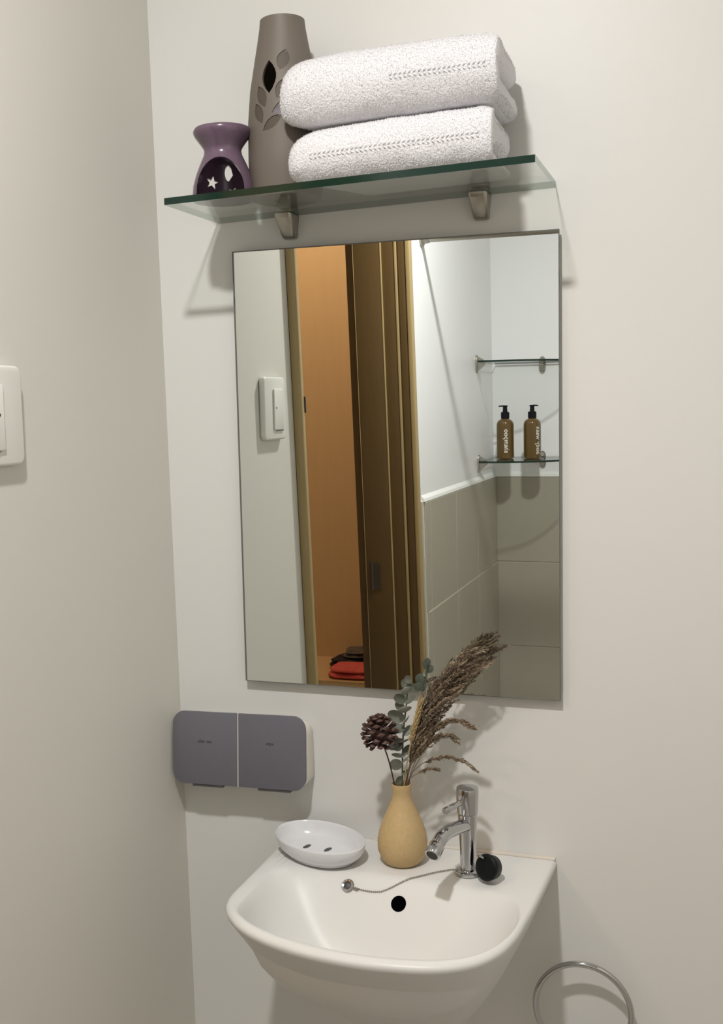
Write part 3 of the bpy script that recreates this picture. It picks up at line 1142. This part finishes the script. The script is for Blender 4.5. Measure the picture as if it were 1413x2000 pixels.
ev = [  # (height, x-dir, y-dir, z-dir, radius, dark)
    (0.912, -0.4, -0.9, 0.3, .0065, 1), (0.922, 0.7, -0.6, 0.2, .0060, 1), (0.930, -0.8, -0.5, 0.3, .0085, 0), (0.936, 0.5, -0.8, 0.4, .0090, 0),
    (0.944, -0.2, -1.0, 0.1, .0100, 0), (0.950, 0.9, -0.2, 0.4, .0080, 1), (0.955, -0.9, 0.1, 0.5, .0085, 0), (0.963, 0.3, -0.9, 0.3, .0095, 1),
    (0.968, -0.6, -0.8, -0.5, .0110, 1), (0.975, 0.9, -0.3, 0.5, .0085, 0), (0.984, -0.5, -0.8, -0.1, .0115, 1), (0.989, 0.5, -0.8, 0.6, .0090, 0),
    (0.992, -0.7, -0.4, 0.6, .0120, 0), (1.003, 0.2, -0.9, 0.5, .0105, 0), (1.006, -0.9, 0.2, 0.7, .0080, 1), (1.018, 0.7, -0.5, 0.3, .0085, 1),
    (1.020, -0.8, -0.3, 0.5, .0085, 1), (1.028, 0.1, -0.8, 0.7, .0080, 0), (1.035, 0.7, -0.2, 0.8, .0060, 1), (1.038, -0.5, -0.3, 0.8, .0060, 1), (1.042, 0.1, -0.1, 1.0, .0055, 1)]
for k, (h, dx, dy, dz_, r, dk) in enumerate(ev):
    p = min(epath, key=lambda q: abs(q.z - h))
    upv = Vector((dx * 0.3, -0.6, 0.8)) if k % 2 else Vector((dx, -0.9, 0.35))
    round_leaf(p + Vector((dx, dy, dz_)).normalized() * 0.001, (dx, dy * 0.8, dz_), upv, r, M['leaf_dark'] if dk else M['leaf'])

# wheat ear
wh = thing('wheat_ear', (0.362, -0.062, 0.86), 'pale golden dried wheat ear between eucalyptus and pampas grass', 'wheat')
wpath = spline([(0.3605, -0.060, 0.850), (0.3630, -0.062, 0.908), (0.3700, -0.068, 0.945), (0.3770, -0.071, 0.975), (0.3840, -0.071, 1.000), (0.3892, -0.071, 1.022)], 8)
b = B()
b.tube(wpath, 0.0009, 8)
b.obj('stem', M['wheat'], wh)
b = B()
ear = [p for p in wpath if p.z > 0.966]
for i in range(44):
    t_ = i / 43
    q = t_ * (len(ear) - 1)
    i0 = min(int(q), len(ear) - 2)
    p = ear[i0].lerp(ear[i0 + 1], q - i0)
    d = (ear[i0 + 1] - ear[i0]).normalized()
    a = i * 2.4
    sd = (d.cross(Vector((0, 1, 0))).normalized() * math.cos(a) + Vector((0, 1, 0)) * math.sin(a))
    tip = p + d * 0.0085 + sd * 0.0034
    base = p + sd * 0.0006
    b.tube([base, base.lerp(tip, .35) + sd * 0.0008, base.lerp(tip, .7) + sd * 0.0006, tip], [0.0003, 0.0013, 0.0011, 0.0002], 5)
    if i % 2:
        b.tube([tip, tip + d * 0.012 + sd * 0.0018], [0.00025, 0.0001], 4, cap=False)
stuff(b.obj('grain_head', M['wheat'], wh))


# pampas grass
def plume(thing_, path, widths, count, seed, blen, mats=('plume', 'plume_light'), wind=Vector((0.55, 0, -0.25))):
    rnd = random.Random(seed)
    bs = {m_: B() for m_ in mats}
    for i in range(count):
        t_ = (i + rnd.random()) / count
        q = t_ * (len(path) - 1)
        i0 = min(int(q), len(path) - 2)
        p = path[i0].lerp(path[i0 + 1], q - i0)
        d = (path[i0 + 1] - path[i0]).normalized()
        a = rnd.uniform(0, 2 * PI)
        e1 = d.cross(Vector((0, 1, 0))).normalized()
        sd = e1 * math.cos(a) + Vector((0, 1, 0)) * math.sin(a) * 0.7
        w = widths(t_) * rnd.uniform(0.15, 1.0) ** 0.6
        ln = blen(t_) * rnd.uniform(0.6, 1.15)
        steps = 5
        pts = []
        for s_ in range(steps + 1):
            u_ = s_ / steps
            pts.append(p + d * ln * u_ + sd * w * math.sin(min(1, u_ * 1.2) * PI / 2) * rnd.uniform(0.85, 1.1) + wind * ln * 0.35 * u_ * u_)
        key = mats[0] if rnd.random() < 0.62 else mats[1]
        bs[key].tube(pts, [0.00035] * steps + [0.00015], 3, cap=False)
        for _ in range(int(14 + ln * 520)):
            u_ = rnd.uniform(0.15, 1.0) * steps
            j0 = min(int(u_), steps - 1)
            c_ = pts[j0].lerp(pts[j0 + 1], u_ - j0)
            dd = (pts[j0 + 1] - pts[j0]).normalized()
            rv = Vector((rnd.uniform(-1, 1), rnd.uniform(-1, 1), rnd.uniform(-1, 1))).normalized()
            dir_ = (dd + rv * 0.55).normalized()
            sw = dir_.cross(rv).normalized() * rnd.uniform(0.0007, 0.0013)
            L_ = rnd.uniform(0.0035, 0.0065)
            n2 = dir_.cross(sw).normalized() * 0.0005
            bs[key].add([c_, c_ + dir_ * L_ * .45 + sw, c_ + dir_ * L_, c_ + dir_ * L_ * .45 - sw, c_ + dir_ * L_ * .45 + n2], [(0, 1, 4), (1, 2, 4), (2, 3, 4), (3, 0, 4), (0, 3, 2, 1)])
    for k, m_ in enumerate(mats):
        stuff(bs[m_].obj('plume', M[m_], thing_, 0))


pg = thing('pampas_grass', (0.362, -0.056, 0.86), 'large brown pampas grass plume leaning right out of the bud vase', 'dried grass')
ppath = spline([(0.3600, -0.0560, 0.850), (0.3640, -0.0560, 0.908), (0.3750, -0.060, 0.945), (0.3880, -0.062, 0.985), (0.4040, -0.062, 1.022), (0.4240, -0.061, 1.050), (0.4480, -0.060, 1.073)], 8)
b = B()
b.tube(ppath, [0.0013 - 0.0009 * i / (len(ppath) - 1) for i in range(len(ppath))], 8)
b.obj('stem', M['plume'], pg)
head = [p for p in ppath if p.z > 0.925]
plume(pg, head, lambda t_: 0.0035 + 0.0175 * math.sin(PI * min(1, 0.14 + t_ * 0.62)) ** 1.1, 260, 5, lambda t_: 0.050 - 0.022 * t_)


def sprig(name, label, pts, cnt, seed, ln, wd):
    t = thing(name, Vector(pts[0]), label, 'dried grass', 'loose pampas side sprigs in the bud vase')
    path = spline(pts, 8)
    b_ = B()
    b_.tube(path, 0.0006, 6)
    b_.obj('stem', M['plume'], t)
    k = int(len(path) * 0.45)
    plume(t, path[k:], lambda u_: wd * (1 - 0.5 * u_), cnt, seed, lambda u_: ln, wind=Vector((0.1, 0, -0.5)))


sprig('pampas_sprig', 'thin drooping pampas sprig arching lowest but one to the right of the vase', [(0.3630, -0.058, 0.860), (0.3660, -0.060, 0.908), (0.3850, -0.067, 0.936), (0.4100, -0.070, 0.950), (0.4350, -0.071, 0.9525), (0.4540, -0.071, 0.9440)], 22, 21, 0.012, 0.0028)
sprig('pampas_sprig', 'upper pampas side sprig pointing right from the large plume', [(0.3630, -0.054, 0.860), (0.3670, -0.057, 0.908), (0.3860, -0.066, 0.955), (0.4080, -0.070, 0.988), (0.4300, -0.071, 1.0005), (0.4480, -0.071, 0.9985)], 40, 22, 0.016, 0.0048)
sprig('pampas_sprig', 'middle short pampas side sprig close under the upper one', [(0.3640, -0.056, 0.860), (0.3680, -0.058, 0.908), (0.3880, -0.066, 0.950), (0.4080, -0.070, 0.975), (0.4220, -0.071, 0.982), (0.4300, -0.071, 0.979)], 26, 23, 0.012, 0.0040)
sprig('pampas_sprig', 'lowest and shortest pampas sprig just above the vase mouth', [(0.3625, -0.060, 0.860), (0.3650, -0.062, 0.906), (0.3760, -0.067, 0.921), (0.3900, -0.070, 0.930), (0.3990, -0.070, 0.9345), (0.4060, -0.070, 0.935)], 14, 24, 0.009, 0.0022)

# ------------------------------------------------------------------ faucet
fb = Vector((0.4500, -0.0710, ZR))
fa = thing('faucet', fb, 'chrome pillar basin tap with short curved spout and pin lever', 'faucet')
b = B()
b.lathe([(0, 0), (.0165, 0), (.0172, .0015), (.0168, .0042), (.0148, .0060), (.0112, .0066), (0, .0066)], fb, 40)
b.obj('base_flange', M['chrome'], fa)
b = B()
b.lathe([(0, .006), (.0104, .006), (.0106, .030), (.0114, .055), (.0126, .078), (.0128, .0800), (.0120, .0808), (0, .0808)], fb, 40)
b.obj('tap_body', M['chrome'], fa)
b = B()
b.lathe([(0, .0812), (.0128, .0812), (.0136, .0820), (.0145, .1060), (.0146, .1120), (.0138, .1146), (.0110, .1152), (0, .1152)], fb, 40)
cap = b.obj('tap_cap', M['chrome'], fa)
dirs_ = Vector((-0.25, -0.97, 0)).normalized()
b = B()
s0 = fb + Vector((0, 0, 0.0655))
sp = [s0 + dirs_ * d_ + Vector((0, 0, h_)) for d_, h_ in ((0.004, 0.0), (0.020, 0.0035), (0.040, 0.0070), (0.058, 0.0085), (0.074, 0.0060), (0.085, -0.0005))]
b.tube(spline(sp, 6), 0.0087, 20)
b.obj('spout', M['chrome'], fa)
b = B()
n0 = sp[-1] + (sp[-1] - sp[-2]).normalized() * -0.004
nd = (sp[-1] - sp[-2]).normalized()
b.tube([n0, n0 + nd * 0.001, n0 + nd * 0.015, n0 + nd * 0.016], [0.0092, 0.0099, 0.0099, 0.0093], 24)
aer = b.obj('aerator', M['chrome'], fa)
b = B()
b.tube([n0 + nd * 0.0158, n0 + nd * 0.0164], 0.0075, 20)
b.obj('outlet', M['dark_line'], aer)
b = B()
l0 = fb + Vector((0, 0, 0.0985))
ld = Vector((-0.34, -0.93, 0.02)).normalized()
b.tube([l0 + ld * 0.010, l0 + ld * 0.030, l0 + ld * 0.0305, l0 + ld * 0.052, l0 + ld * 0.0532], [0.0038, 0.0038, 0.0042, 0.0042, 0.0034], 14)
b.obj('lever', M['chrome'], fa)

# ------------------------------------------------------------------ plug on its ball chain
pl = thing('basin_plug', (0.482, -0.085, ZR), 'black rubber basin plug lying beside the tap with its ball chain', 'plug')
pz = Vector((0.4815, -0.0880, ZR + 0.0184))
pa_ = Vector((-0.42, -0.86, 0.28)).normalized()
px_ = pa_.cross(Vector((0, 0, 1))).normalized()
PM = Matrix.Translation(pz) @ Matrix((px_, pa_.cross(px_), pa_)).transposed().to_4x4()
b = B()
b.lathe([(0, -.0085), (.0130, -.0085), (.0148, -.0070), (.0168, .0050), (.0168, .0070), (.0150, .0086), (.0110, .0088), (0, .0080)], (0, 0, 0), 36, mat=PM)
b.obj('stopper', M['rubber'], pl, 50)
capp = pz + Vector((-0.010, -0.004, 0.0135))
b = B()
b.tube(spline([capp + Vector((-0.004, 0.002, 0.001)), capp + Vector((0.0, -0.002, 0.0025)), capp + Vector((0.005, -0.004, 0.002))], 5), 0.0016, 8)
b.obj('stopper_loop', M['chrome'], pl)
# stay ring on the back slope of the bowl
rp, rn = on_basin(0.3003, -0.1179, 0.0004)
if rn.z < 0:
    rn = -rn
RM = frame(rp, Vector((1, 0, 0)), rn.cross(Vector((1, 0, 0))))
b = B()
b.lathe([(.0048, 0), (.0080, 0), (.0085, .0012), (.0072, .0026), (.0052, .0022), (.0048, 0)], (0, 0, 0), 28, mat=RM)
stay = b.obj('chain_stay', M['chrome'], pl)
b = B()
b.lathe([(0, .0012), (.0035, .0010), (.0049, .0002), (0, 0)], (0, 0, 0), 20, mat=RM)
b.obj('stay_screw', M['dark_grey'], stay)
path2 = [(0.3085, -0.1192), (0.3190, -0.1200), (0.3290, -0.1202), (0.3400, -0.1196), (0.3492, -0.1180), (0.3677, -0.1104), (0.3857, -0.1009), (0.4079, -0.0828), (0.4254, -0.0700), (0.4330, -0.0670)]
b = B()
q0, _ = on_basin(0.3070, -0.1190, 0.0012)
q1, _ = on_basin(0.3150, -0.1200, 0.0012)
b.tube([q0, q1], 0.0019, 8)
b.obj('chain_clasp', M['steel'], pl)
chain = B()
dense = spline([(x, y, 0) for x, y in path2], 40)
pts, acc, prev = [], 0.0, None
for q in dense:
    p, nn_ = on_basin(q.x, q.y, 0.0)
    p = p + Vector((0, 0, 0.0016))
    if prev is None or (p - prev).length >= 0.0026:
        pts.append(p)
        prev = p
for p in pts:
    chain.lathe([(0, -.0013), (.0009, -.0009), (.0013, 0), (.0009, .0009), (0, .0013)], p, 8)
chain.tube(pts, 0.0004, 5)
stuff(chain.obj('ball_chain', M['steel'], pl))

# ------------------------------------------------------------------ chrome ring at the lower right
rc = Vector((0.592, -0.030, 0.6130))
tr = thing('towel_ring', (0.592, -0.015, 0.613), 'round chrome ring on the wall at the lower right of the basin', 'towel ring')
b = B()
ringp = [rc + Vector((0.062 * math.cos(2 * PI * i / 64), 0.0, 0.062 * math.sin(2 * PI * i / 64))) for i in range(65)]
b.tube(ringp, 0.0040, 12, cap=False)
b.obj('ring', M['chrome'], tr)
b = B()
m4 = frame(Vector((0.592, -0.0005, 0.553)), Vector((1, 0, 0)), Vector((0, 0, 1)))
b.lathe([(0, 0), (.020, 0), (.020, .004), (.016, .007), (.006, .009), (.006, .026), (.0085, .028), (.0085, .034), (0, .034)], (0, 0, 0), 28, mat=m4)
b.obj('wall_mount', M['chrome'], tr)

# ------------------------------------------------------------------ light switch on the left wall
sw = thing('light_switch', (xl(1.405), -0.400, 1.405), 'white single-rocker light switch plate on the left wall by the doorway', 'switch')
SWM = frame(Vector((0.0005 + xl(1.405), -0.4015, 1.4045)), Vector((0, -1, 0)), Vector((0, 0, 1)))
if SWM.to_3x3().col[2].x < 0:
    SWM = frame(Vector((0.0005 + xl(1.405), -0.4015, 1.4045)), Vector((0, 1, 0)), Vector((0, 0, 1)))
sg = -1 if SWM.to_3x3().col[0].y > 0 else 1   # local u sign that means away from the mirror
b = B()
b.prism(rrect(-0.0475, 0.0475, -0.0550, 0.0550, 0.010, 6), 0.0105, SWM)
pl_ = bevel(b.obj('switch_plate', M['white_plastic'], sw), 0.003, 3, 50)
b = B()
u0 = sg * 0.011
b.prism(rrect(u0 - 0.021, u0 + 0.021, -0.038, 0.034, 0.0015, 3), 0.0028, SWM @ Matrix.Translation((0, 0, 0.0105)))
rk = bevel(b.obj('rocker', M['white_plastic'], sw), 0.0012, 2, 50)
b = B()
b.prism(rrect(u0 - 0.021, u0 + 0.012, -0.0395, -0.0384, 0.0003, 2), 0.0022, SWM @ Matrix.Translation((0, 0, 0.0105)))
b.obj('rocker_gap', M['dark_line'], sw)
b = B()
b.prism([(0.0018 * math.cos(2 * PI * i / 10) + u0 - sg * 0.012, 0.0018 * math.sin(2 * PI * i / 10) + 0.001) for i in range(10)], 0.0004, SWM @ Matrix.Translation((0, 0, 0.0133)))
b.obj('indicator_dot', M['dark_line'], rk)


# ------------------------------------------------------------------ glass corner shelves in the shower
def corner_shelf(z, label):
    t = thing('corner_shelf', (0.08, YB + 0.08, z), label, 'shelf', 'glass corner shelves in the shower')
    R = 0.305
    ol = [(0.012, 0.012), (R, 0.012), (R, 0.075)]
    for i in range(1, 12):
        a = PI / 2 * i / 12
        ol.append((0.055 + (R - 0.055) * math.cos(a) ** 0.9, 0.055 + (R - 0.055) * math.sin(a) ** 0.9))
    ol += [(0.075, R), (0.012, R)]
    n = len(ol)
    v = [(x, YB + y, z - 0.006) for x, y in ol] + [(x, YB + y, z) for x, y in ol]
    f = [tuple(range(n)), tuple(range(n, 2 * n))] + [(i, (i + 1) % n, n + (i + 1) % n, n + i) for i in range(n)]
    mesh_obj('glass_pane', v, f, None, t, 0, [M['glass'], M['glass_edge']], [0, 0] + [1] * n)
    for (o_, u_, w_) in ((Vector((0.0005, YB + 0.262, z - 0.010)), Vector((0, 1, 0)), Vector((1, 0, 0))), (Vector((0.172, YB + 0.0005, z - 0.010)), Vector((1, 0, 0)), Vector((0, 1, 0)))):
        o_ = o_ + Vector((xl(z) if w_.x else 0, 0, 0))
        off = Vector((0, 0, 0))
        m4 = frame(o_, u_, Vector((0, 0, 1)))
        if m4.to_3x3().col[2].dot(w_) < 0:
            m4 = frame(o_, -u_, Vector((0, 0, 1)))
        b_ = B()
        b_.prism([(0.0115 * math.cos(2 * PI * i / 20), 0.029 * math.copysign(abs(math.sin(2 * PI * i / 20)) ** 0.7, math.sin(2 * PI * i / 20))) for i in range(20)], 0.005, m4)
        # jaws: a wedge under the pane and a thin lip over it
        for (za, zb, zt, dep) in ((0.004, -0.024, -0.024, 0.030), (0.0155, 0.010, 0.0255, 0.026)):
            q = []
            for hw in (-0.0065, 0.0065):
                if za < 0.01:
                    q += [m4 @ Vector((hw, 0.0035, 0.004)), m4 @ Vector((hw, 0.0035, dep)), m4 @ Vector((hw, -0.002, dep)), m4 @ Vector((hw, zb, 0.004))]
                else:
                    q += [m4 @ Vector((hw, zb + 0.0005, 0.004)), m4 @ Vector((hw, zb + 0.0005, dep)), m4 @ Vector((hw, zb + 0.003, dep)), m4 @ Vector((hw, zt, 0.004))]
            b_.add(q, [(0, 1, 2, 3), (7, 6, 5, 4), (0, 4, 5, 1), (1, 5, 6, 2), (2, 6, 7, 3), (3, 7, 4, 0)])
        b_.obj('shelf_bracket', M['steel'], t)
    return t


corner_shelf(1.5400, 'empty upper glass corner shelf in the shower, seen in the mirror')
corner_shelf(1.2160, 'lower glass corner shelf in the shower holding two amber bottles, seen in the mirror')


# ------------------------------------------------------------------ amber pump bottles
def bottle(x, y, words, head, label, text_ang):
    z = 1.2162
    t = thing('pump_bottle', (x, y, z), label, 'bottle', 'amber pump bottles on the shower shelf')
    r = 0.0290
    b_ = B()
    b_.lathe([(0, .002), (.024, .0), (.0280, .003), (r, .008), (r, .108), (.0285, .116), (.0265, .123), (.0215, .1290), (.0140, .1325), (.0120, .135), (.0120, .139), (0, .139)], (x, y, z), 40)
    bd = b_.obj('bottle_body', M['amber'], t)
    b_ = B()
    b_.lathe([(0, .1345), (.0140, .1345), (.0143, .150), (.0136, .1555), (.0080, .1570), (.0075, .1640), (.0070, .1750), (0, .1750)], (x, y, z), 28)
    b_.obj('pump_collar', M['pump'], t)
    b_ = B()
    b_.lathe([(0, .1735), (.0085, .1735), (.0092, .1750), (.0088, .1778), (0, .1786)], (x, y, z), 24)
    hx = Vector((head, 0.25, 0)).normalized()
    p0 = Vector((x, y, z + .1760))
    b_.tube([p0 + hx * 0.004, p0 + hx * 0.016, p0 + hx * 0.0215 + Vector((0, 0, -0.0012))], [0.0030, 0.0026, 0.0020], 10)
    b_.obj('pump_head', M['pump'], t)

    # lettering wrapped round the body, reading upwards
    def wrap(p):
        ang = math.radians(text_ang) - p.y / r        # text height runs round the bottle
        rr = r + 0.0001 + p.z
        return Vector((x + rr * math.cos(ang), y + rr * math.sin(ang), z + 0.060 + p.x))
    text_mesh(words, 0.0215, 0.0002, wrap, 'lettering', M['white_print'], bd, 0.0004)
    return t


bottle(0.0700, YB + 0.150, 'shampoo', -1, 'amber shampoo pump bottle nearer the shower corner on the lower glass shelf', 72)
bottle(0.1580, YB + 0.135, 'body wash', 1, 'amber body wash pump bottle farther from the corner on the lower glass shelf', 40)

# ------------------------------------------------------------------ shower curtain rod
rod = thing('shower_rod', (0.0, -1.468, 1.842), 'grey shower curtain rod end at the top of the mirror view', 'rod')
b = B()
b.tube([(0.002 + xl(1.842), -1.468, 1.842), (XR - 0.002, -1.468, 1.842)], 0.0110, 16)
b.obj('rod_tube', M['steel'], rod)
for x_, s_ in ((0.0005 + xl(1.842), 1), (XR - 0.0005, -1)):
    m4 = frame(Vector((x_, -1.468, 1.842)), Vector((0, s_, 0)), Vector((0, 0, 1)))
    b = B()
    b.lathe([(0, 0), (.022, 0), (.022, .004), (.014, .009), (.0125, .022), (0, .022)], (0, 0, 0), 24, mat=m4)
    b.obj('rod_flange', M['steel'], rod)

# ------------------------------------------------------------------ wardrobe in the next room, seen through the doorway in the mirror
YW = -2.06
wr = thing('wardrobe', (-0.55, YW + 0.15, 0.0), 'open orange-brown wooden wardrobe beyond the doorway, seen in the mirror', 'wardrobe')
B().box(-0.95, -0.185, YW - 0.018, YW, 0.0, 2.35).obj('back_panel', M['orange_wood'], wr, 0)
B().box(-0.968, -0.95, YW - 0.018, YW + 0.31, 0.0, 2.35).obj('side_panel', M['orange_wood'], wr, 0)
B().box(-0.185, -0.167, YW - 0.018, YW + 0.31, 0.0, 2.35).obj('side_panel', M['orange_wood'], wr, 0)
B().box(-0.95, -0.185, YW, YW + 0.31, 0.5265, 0.5490).obj('shelf_board', M['orange_wood'], wr, 0)
B().box(-0.95, -0.185, YW + 0.31, YW + 0.3112, 0.5462, 0.5492).obj('shelf_edging', M['wheat'], wr, 0)
B().box(-0.95, -0.185, YW, YW + 0.31, 0.05, 0.072).obj('shelf_board', M['orange_wood'], wr, 0)


def cloth(name, label, c, sx, sy, sz, mat, seed, layers):
    t = thing(name, c, label, 'cloth')
    c = Vector(c)
    for k in range(layers):
        v, f = [], []
        nu, nv = 24, 10
        for i in range(nu):
            for j in range(nv + 1):
                a = 2 * PI * i / nu
                ph = -PI / 2 + PI * j / nv
                ca, sa = math.cos(a), math.sin(a)
                x = sx * (abs(ca) ** 0.55) * math.copysign(1, ca) * max(0.001, math.cos(ph)) ** 0.5
                y = sy * (abs(sa) ** 0.55) * math.copysign(1, sa) * max(0.001, math.cos(ph)) ** 0.5
                hz = sz / layers
                z = hz * (k + 0.5 + 0.5 * math.sin(ph))
                q = Vector((x * (1 - 0.10 * k), y, z))
                d = noise.noise(q * 30 + Vector((seed, k, 0))) * 0.010
                d2 = noise.noise(q * 30 + Vector((0, seed, k))) * 0.008
                q += Vector((d, d2, max(-z, d2 * 0.5 * (1 if k or j > 3 else 0))))
                v.append(c + q)
        for i in range(nu):
            for j in range(nv):
                ii = (i + 1) % nu
                f.append((i * (nv + 1) + j, ii * (nv + 1) + j, ii * (nv + 1) + j + 1, i * (nv + 1) + j + 1))
        mesh_obj('cloth_fold', v, f, mat, t, 80)
    return t


cloth('folded_cloth', 'coral red folded cloth on the wardrobe shelf, seen at the foot of the mirror', (-0.345, YW + 0.235, 0.5492), 0.080, 0.060, 0.037, M['red'], 2, 2)
cloth('folded_cloth', 'dark navy cloth behind the coral red cloth on the wardrobe shelf', (-0.395, YW + 0.095, 0.5492), 0.070, 0.060, 0.030, M['navy'], 5, 2)
cloth('folded_cloth', 'mottled grey-brown cloth heaped rightmost behind the coral red cloth', (-0.378, YW + 0.095, 0.5795), 0.042, 0.050, 0.026, M['camo'], 9, 2)
